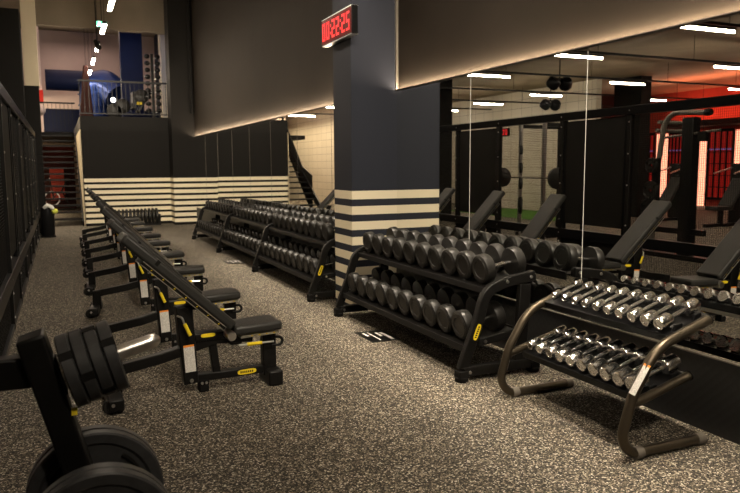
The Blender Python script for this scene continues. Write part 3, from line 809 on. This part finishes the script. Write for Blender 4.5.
b = empty('barbell', (-2.598, 12.82, 1.31), 'chrome barbell lying across the mirrored squat rack', 'barbell')
MB().tube([(0, -1.1, 0), (0, 1.1, 0)], .018, 12).build('shaft', 'chrome', b)
for s in (-1, 1): MB().lathe([(0, 0), (.21, 0), (.225, .01), (.225, .06), (.21, .07), (0, .07)], (0, s*.95, 0), (0, s, 0), 28).build('bumper_plate', 'rubber', b)
o = empty('storage_rack', (-6.6, 15.2, 0), 'red storage rack holding small weights seen in the mirror', 'rack')
for y in (-.7, .7): MB().box(-.25, .25, y-.04, y+.04, 0, 1.9).build('side_frame', 'red', o)
for z in (.25, .75, 1.25, 1.75): MB().box(-.25, .25, -.7, .7, z-.03, z).build('shelf', 'black_steel', o)
for z in (.25, .75, 1.25):
    for k in range(4):
        mb = MB(); mb.ball((0, 0, .10), .10, sz=.95); mb.tube(fillet([(0, -.06, .17), (0, -.07, .25), (0, .07, .25), (0, .06, .17)], .04), .014, 8)
        kb = mb.build('kettlebell', random.choice(['rubber', 'maroon']))
        kb.location = (-6.55, 14.75+k*.3, z)
        tag(kb, 'kettlebell on the mirrored red storage rack, %s shelf up, %s along' % (ORD[int(z/.5)], ORD[k]), 'kettlebell', 'kettlebells on the storage rack')
tf = MB().box(-8.1, -5.6, 16.0, 21.5, .0, .012).build('turf_strip', 'turf', smooth=False)
tag(tf, 'strip of green turf on the hall floor seen in the mirror', 'turf')

# seven segment clocks
SEG = {'0': 'abcdef', '1': 'bc', '2': 'abged', '5': 'afgcd'}
def clock(name, loc, W, Hh, label, facing, text='00:22:25', rz=0):
    """face in the local y-z plane, reading towards -y, looking along -x"""
    o = empty(name, loc, label, 'clock'); o.rotation_euler = (0, 0, rz)
    MB().box(-.02, .05, -W/2-.015, W/2+.015, -Hh/2-.015, Hh/2+.015).build('housing', 'black_gloss', o, bevel=.006)
    MB().box(-.024, -.019, -W/2, W/2, -Hh/2, Hh/2).build('face', 'clock_face', o, smooth=False)
    m = MB(); cw = W/(4.6 if len(text) < 6 else 6.9); dw, dh, th = cw*.70, Hh*.74, Hh*.095
    x = -W/2+cw*.15
    for ch in text:
        if ch == ':':
            for z in (-.13, .13): m.box(-.027, -.0235, -(x+cw*.12)-th/2, -(x+cw*.12)+th/2, z*Hh*1.2-th/2, z*Hh*1.2+th/2)
            x += cw*.32; continue
        for s in SEG[ch]:
            u0, u1 = x+cw*.08, x+cw*.08+dw
            z0, z1 = -dh/2, dh/2
            bx = {'a': (u0, u1, z1-th, z1), 'd': (u0, u1, z0, z0+th), 'g': (u0, u1, -th/2, th/2), 'f': (u0, u0+th, 0, z1), 'e': (u0, u0+th, z0, 0), 'b': (u1-th, u1, 0, z1), 'c': (u1-th, u1, z0, 0)}[s]
            m.box(-.027, -.0235, -bx[1], -bx[0], bx[2], bx[3])
        x += cw
    m.build('digits', 'clock_red', o, smooth=False)
    return o
ck = clock('digital_clock', (2.865, 7.30, 3.11), .88, .26, 'red digital clock mounted high on the striped pillar', 0)
m = MB(); m.box(.05, .066, -.2, .2, -.06, .06); m.build('wall_bracket', 'steel', ck)
m = MB(); m.box(-.02, .055, -.445, .445, .140, .148); m.box(-.02, .055, -.445, .445, -.148, -.140); build_each(m, 'frame_trim', 'steel', ck)
clock('digital_clock', (-8.14, 21.9, 2.80), .80, .25, 'red digital clock on the tiled wall seen in the mirror', 0, '00:22', rz=PI)

# ------------------------------------------------------------------ floor signs
for x, y, lab in ((2.665, 5.85, 'black floor sign with white lettering before the near dumbbell rack'), (2.615, 11.56, 'black floor sign with white lettering before the long dumbbell rack')):
    o = MB().box(-.145, .145, -.205, .205, .0, .003).build('floor_sign', 'black_gloss', smooth=False); o.location = (x, y, 0)
    for xx, w, y0, y1 in ((.085, .035, -.17, .12), (.035, .03, -.02, .12), (-.035, .012, -.16, .16), (-.085, .022, .02, .15)):
        yy = y0; m = MB()
        while yy < y1:
            dl = random.choice((.022, .03, .038)); m.box(xx-w/2, xx+w/2, yy, min(yy+dl, y1), .0031, .0036)
            yy += dl
        m.build('lettering', 'white', o, smooth=False)
    tag(o, lab, 'sign', 'floor signs')

# ------------------------------------------------------------------ far end: bin, plate row, stairs, mezzanine
o = empty('trash_bin', (-.305, 17.7, 0), 'black trash bin by the stairs with a bag over its rim', 'bin')
MB().lathe([(0, .03), (.125, .03), (.145, .06), (.15, .66), (.14, .70), (.12, .70), (.12, .5), (0, .5)], (0, 0, 0), (0, 0, 1), 28).build('body', 'black_gloss', o)
m = MB()
m.tube(fillet([(-.05, -.10, .68), (.0, -.15, .74), (.08, -.15, .72), (.12, -.12, .66)], .04), [.03, .04, .04, .05]+[.05]*20 if False else .045, 10); m.build('bag', 'white', o)
MB().ball((.16, -.10, .60), .07, sz=.9).build('bag_bundle', 'yellow_green', o)
MB().lathe([(0, 0), (.16, 0), (.16, .03), (0, .03)], (0, 0, 0), (0, 0, 1), 24).build('base', 'black_matte', o)

o = empty('plate_stand', (1.88, 20.1, 0), 'low black stand holding a row of plates against the striped wall', 'plate rack')
m = MB(); m.box(-.62, .62, -.10, -.06, .0, .06); m.box(-.62, .62, .06, .10, 0, .06)
build_each(m, 'rail', 'black_steel', o)
for x in (-.61, .61): MB().box(x-.02, x+.02, -.14, .14, 0, .30).build('end_frame', 'black_steel', o)
for k in range(12):
    pp = plate(.205+.0015*k, .052, .026, 'rubber', True); pp.location = (1.33+k*.0985, 20.1, .25); pp.rotation_euler = (k*.5, 0, .0)
    tag(pp, 'black plate in the row against the striped wall, %s from the stairs side' % ORD[k], 'weight plate', 'plates on the low stand')

o = empty('staircase', (0, 20.8, 0), 'dark open staircase rising beside the striped wall', 'staircase')
m = MB()
for k in range(15):
    m.box(-.62, .51, k*.30, k*.30+.30, .16+k*.175, .205+k*.175)
    pass
m.build('tread', 'black_steel', o, smooth=False)
for x in (-.66, .53):
    MB().bar((x, -.1, .02), (x, 4.55, 2.75), .04, .24, side=(1, 0, 0)).build('stringer', 'black_steel', o, smooth=False)
MB().prism([(1.2, .0), (1.2, 1.3), (2.2, 1.6), (4.5, 3.5), (4.5, 2.6)], -.72, -.685, lambda x, y, z: (y, x, z)).build('parapet', 'dark_panel', o, smooth=False)
struct(MB().box(-.9, .55, 29.6, 29.8, 0, 2.4).build('wall_under_stairs', 'maroon', smooth=False))
o = empty('exercise_bike', (-.05, 28.6, 0), 'blurred exercise bike in red light behind the open stairs', 'exercise bike')
for y in (-.0,):
    MB().lathe([(.24, -.03), (.28, -.03), (.28, .03), (.24, .03), (.24, -.03)], (-.25, 0, .45), (0, 1, 0), 28).build('flywheel', 'steel', o)
m = MB(); m.tube([(-.25, 0, .45), (.1, 0, .75), (.35, 0, .1)], .03); m.tube([(.1, 0, .75), (.3, 0, 1.15)], .025); m.tube([(-.2, 0, .5), (-.3, 0, 1.2)], .025); m.box(-.5, .5, -.2, .2, 0, .06); m.build('frame', 'black_steel', o)
MB().box(.18, .42, -.1, .1, 1.13, 1.2).build('seat', 'upholstery', o, bevel=.02)
MB().tube([(-.3, -.2, 1.2), (-.3, .2, 1.2)], .02).build('handlebar', 'steel', o)
tag(MB().box(-.35, .15, 29.42, 29.58, .35, 1.6).build('red_poster', 'red_wall', smooth=False), 'red panel on the wall glimpsed behind the open stairs', 'panel')

# railing of the upper floor
o = empty('railing', (.575, 20.55, 2.98), 'dark metal railing along the upper floor edge', 'railing')
MB().box(0, 2.3, -.02, .02, .92, .97).build('top_rail', 'black_steel', o)
MB().box(0, 2.3, -.012, .012, .06, .09).build('bottom_rail', 'black_steel', o)
m = MB()
for k in range(20): m.box(.02+k*.118, .034+k*.118, -.007, .007, .08, .93)
m.build('balusters', 'black_steel', o, smooth=False)
o = empty('railing', (-.62, 25.2, 2.75), 'dark railing at the top of the open stairs', 'railing')
MB().box(0, 1.2, -.02, .02, .92, .97).build('top_rail', 'black_steel', o)
m = MB()
for k in range(10): m.box(.02+k*.12, .034+k*.12, -.007, .007, .0, .93)
m.build('balusters', 'black_steel', o, smooth=False)
struct(MB().box(-1.6, .575, 25.3, 31, 2.6, 2.75).build('floor_landing', 'dark_panel', smooth=False))
struct(MB().box(-.66, -.40, 26.0, 26.3, 2.75, 6.6).build('wall_column_white', 'pink_white', smooth=False))
struct(MB().box(-1.7, 3.9, 30.4, 30.9, 3.0, 3.9).build('wall_counter_blue', 'blue', smooth=False))
tag(MB().box(-.64, -.36, 25.75, 26.0, 3.75, 4.15).build('fire_box', 'red', bevel=.01), 'red box on the white column above the stairs', 'box')
gl = MB().ball((-.50, 25.72, 3.50), .19).build('globe', 'pink_white')
MB().tube([(-.50, 25.85, 3.50), (-.50, 26.02, 3.50)], .03, 8).build('bracket', 'black_steel', gl)
tag(gl, 'pale round globe below the red box on the white column', 'globe')
# blue duct and its elbow
o = empty('ventilation_duct', (1.2, 28, 3.0), 'shiny blue ventilation duct with round elbow on the upper floor', 'duct')
MB().lathe([(0, 0), (.38, 0), (.38, 1.75), (0, 1.75)], (-1.5, 1.0, 1.85), (1, 0, 0), 32).build('straight_duct', 'blue', o)
MB().tube(fillet([(.1, .6, .0), (.15, .6, 1.6), (.55, .4, 1.75), (.95, -.1, 1.2)], .5, 10), .52, 28).build('elbow', 'duct_blue', o)
m = MB()
for z in (.4, .9, 1.3): m.lathe([(.50, -.02), (.55, -.02), (.55, .02), (.50, .02), (.50, -.02)], (.12, .6, z), (.03, 0, 1), 28)
build_each(m, 'seam_ring', 'duct_blue', o)
gl = MB().ball((1.86, 26.4, 3.95), .09).build('globe_lamp', 'exit_white')
MB().tube([(1.86, 26.4, 2.98), (1.86, 26.4, 3.87)], .012, 8).build('stem', 'black_steel', gl)
tag(gl, 'small white lamp glowing against the blue duct', 'lamp')
struct(MB().box(2.05, 2.75, 25.0, 25.4, 2.98, 6.9).build('wall_column_blue', 'blue', smooth=False))
struct(MB().box(3.3, 3.5, 24.6, 25.2, 2.98, 6.9).build('wall_column_pale', 'beige', smooth=False))
tag(MB().prism([(.60, 2.7), (1.05, 2.7), (.93, 4.6), (.80, 4.6)], 22.6, 22.9).build('drape', 'maroon', bevel=.03), 'dark red tapering drape beside the upper railing', 'drape')
# weight tower and machine on the upper floor
o = empty('weight_tower', (2.72, 22.3, 2.98), 'tall dark weight tower on the upper floor beside the pillar', 'weight rack')
MB().box(-.04, .04, -.04, .04, 0, 2.0).build('post', 'black_steel', o)
MB().box(-.3, .3, -.2, .2, 0, .06).build('base', 'black_steel', o)
m = MB()
for k in range(9):
    for s in (-1, 1): m.tube([(0, 0, .25+k*.2), (s*.16, -.05, .29+k*.2)], .012, 6)
m.build('peg', 'steel', o)
for k in range(9):
    for s in (-1, 1):
        w = MB().ball((0, 0, 0), .085, sz=.8, n=12, m=8).build('medicine_ball', 'rubber'); w.location = (2.72+s*.15, 22.24, 3.30+k*.2)
        tag(w, 'dark ball on the upper floor tower, %s, %s from its foot' % ('stairs side' if s < 0 else 'pillar side', ORD[k]), 'ball', 'balls on the upper floor tower')
o = empty('leg_press', (2.2, 22.6, 2.98), 'dark plate loaded machine behind the upper railing', 'exercise machine')
m = MB(); m.bar((-.6, 0, .1), (.5, 0, .9), .08, .1); m.bar((-.6, .5, .1), (.5, .5, .9), .08, .1); m.box(-.7, .7, -.05, .05, 0, .08); m.box(-.05, .05, -.1, .6, .4, .9); m.build('frame', 'black_steel', o)
MB().bar((.1, .25, .3), (.5, .25, .95), .45, .1).build('backrest', 'upholstery', o, bevel=.02)
for x, z in ((-.35, .45), (.2, .75), (-.6, .3)):
    MB().lathe([(0, -.03), (.2, -.03), (.215, -.02), (.215, .02), (.2, .03), (0, .03)], (x, -.12, z), (0, 1, 0), 24).build('weight_plate', 'rubber', o)
m = MB(); m.box(.05, .2, -.16, -.145, .5, .58); m.build('yellow_tag', 'yellow', o)
# exit sign
o = empty('exit_sign', (1.08, 17.8, 4.92), 'small green exit sign hanging by the lamp row', 'sign')
MB().box(-.11, .11, -.015, .015, -.06, .06).build('sign_panel', 'exit_green', o)
m = MB(); m.box(.04, .095, -.018, -.0155, -.05, .045); m.ball((-.05, -.017, .045), .013, n=10, m=6)
m.bar((-.05, -.017, .03), (-.07, -.017, -.02), .003, .03); m.bar((-.07, -.017, -.02), (-.11, -.017, -.06), .003, .016); m.bar((-.06, -.017, -.02), (-.02, -.017, -.06), .003, .016); m.bar((-.06, -.017, .025), (-.01, -.017, .0), .003, .012)
m.build('pictogram', 'exit_white', o, smooth=False)
MB().tube([(0, 0, .06), (0, 0, 2.05)], .006, 6).build('drop_rod', 'black_steel', o)
o = empty('track_spotlight', (1.02, 18.9, 4.62), 'black spotlight below the lamp row near the exit sign', 'spotlight')
MB().lathe([(0, -.12), (.05, -.12), (.075, .1), (.06, .12), (0, .12)], (0, 0, 0), (.3, -.4, -.8), 16).build('spot_head', 'black_steel', o)
MB().tube([(0, 0, .05), (0, 0, 2.36)], .01, 8).build('drop_rod', 'black_steel', o)

# ------------------------------------------------------------------ world, colour
w = bpy.data.worlds.new('world'); scene.world = w; w.use_nodes = True
w.node_tree.nodes['Background'].inputs['Color'].default_value = (.05, .042, .034, 1)
w.node_tree.nodes['Background'].inputs['Strength'].default_value = .5
vs = scene.view_settings
vs.view_transform = 'Standard'; vs.look = 'None'; vs.gamma = 1; vs.use_curve_mapping = False
vs.exposure = 0.2
cy_ = scene.cycles
cy_.use_denoising = True
cy_.max_bounces = 8; cy_.diffuse_bounces = 4; cy_.glossy_bounces = 5; cy_.sample_clamp_indirect = 3.0
cy_.caustics_reflective = False; cy_.caustics_refractive = False
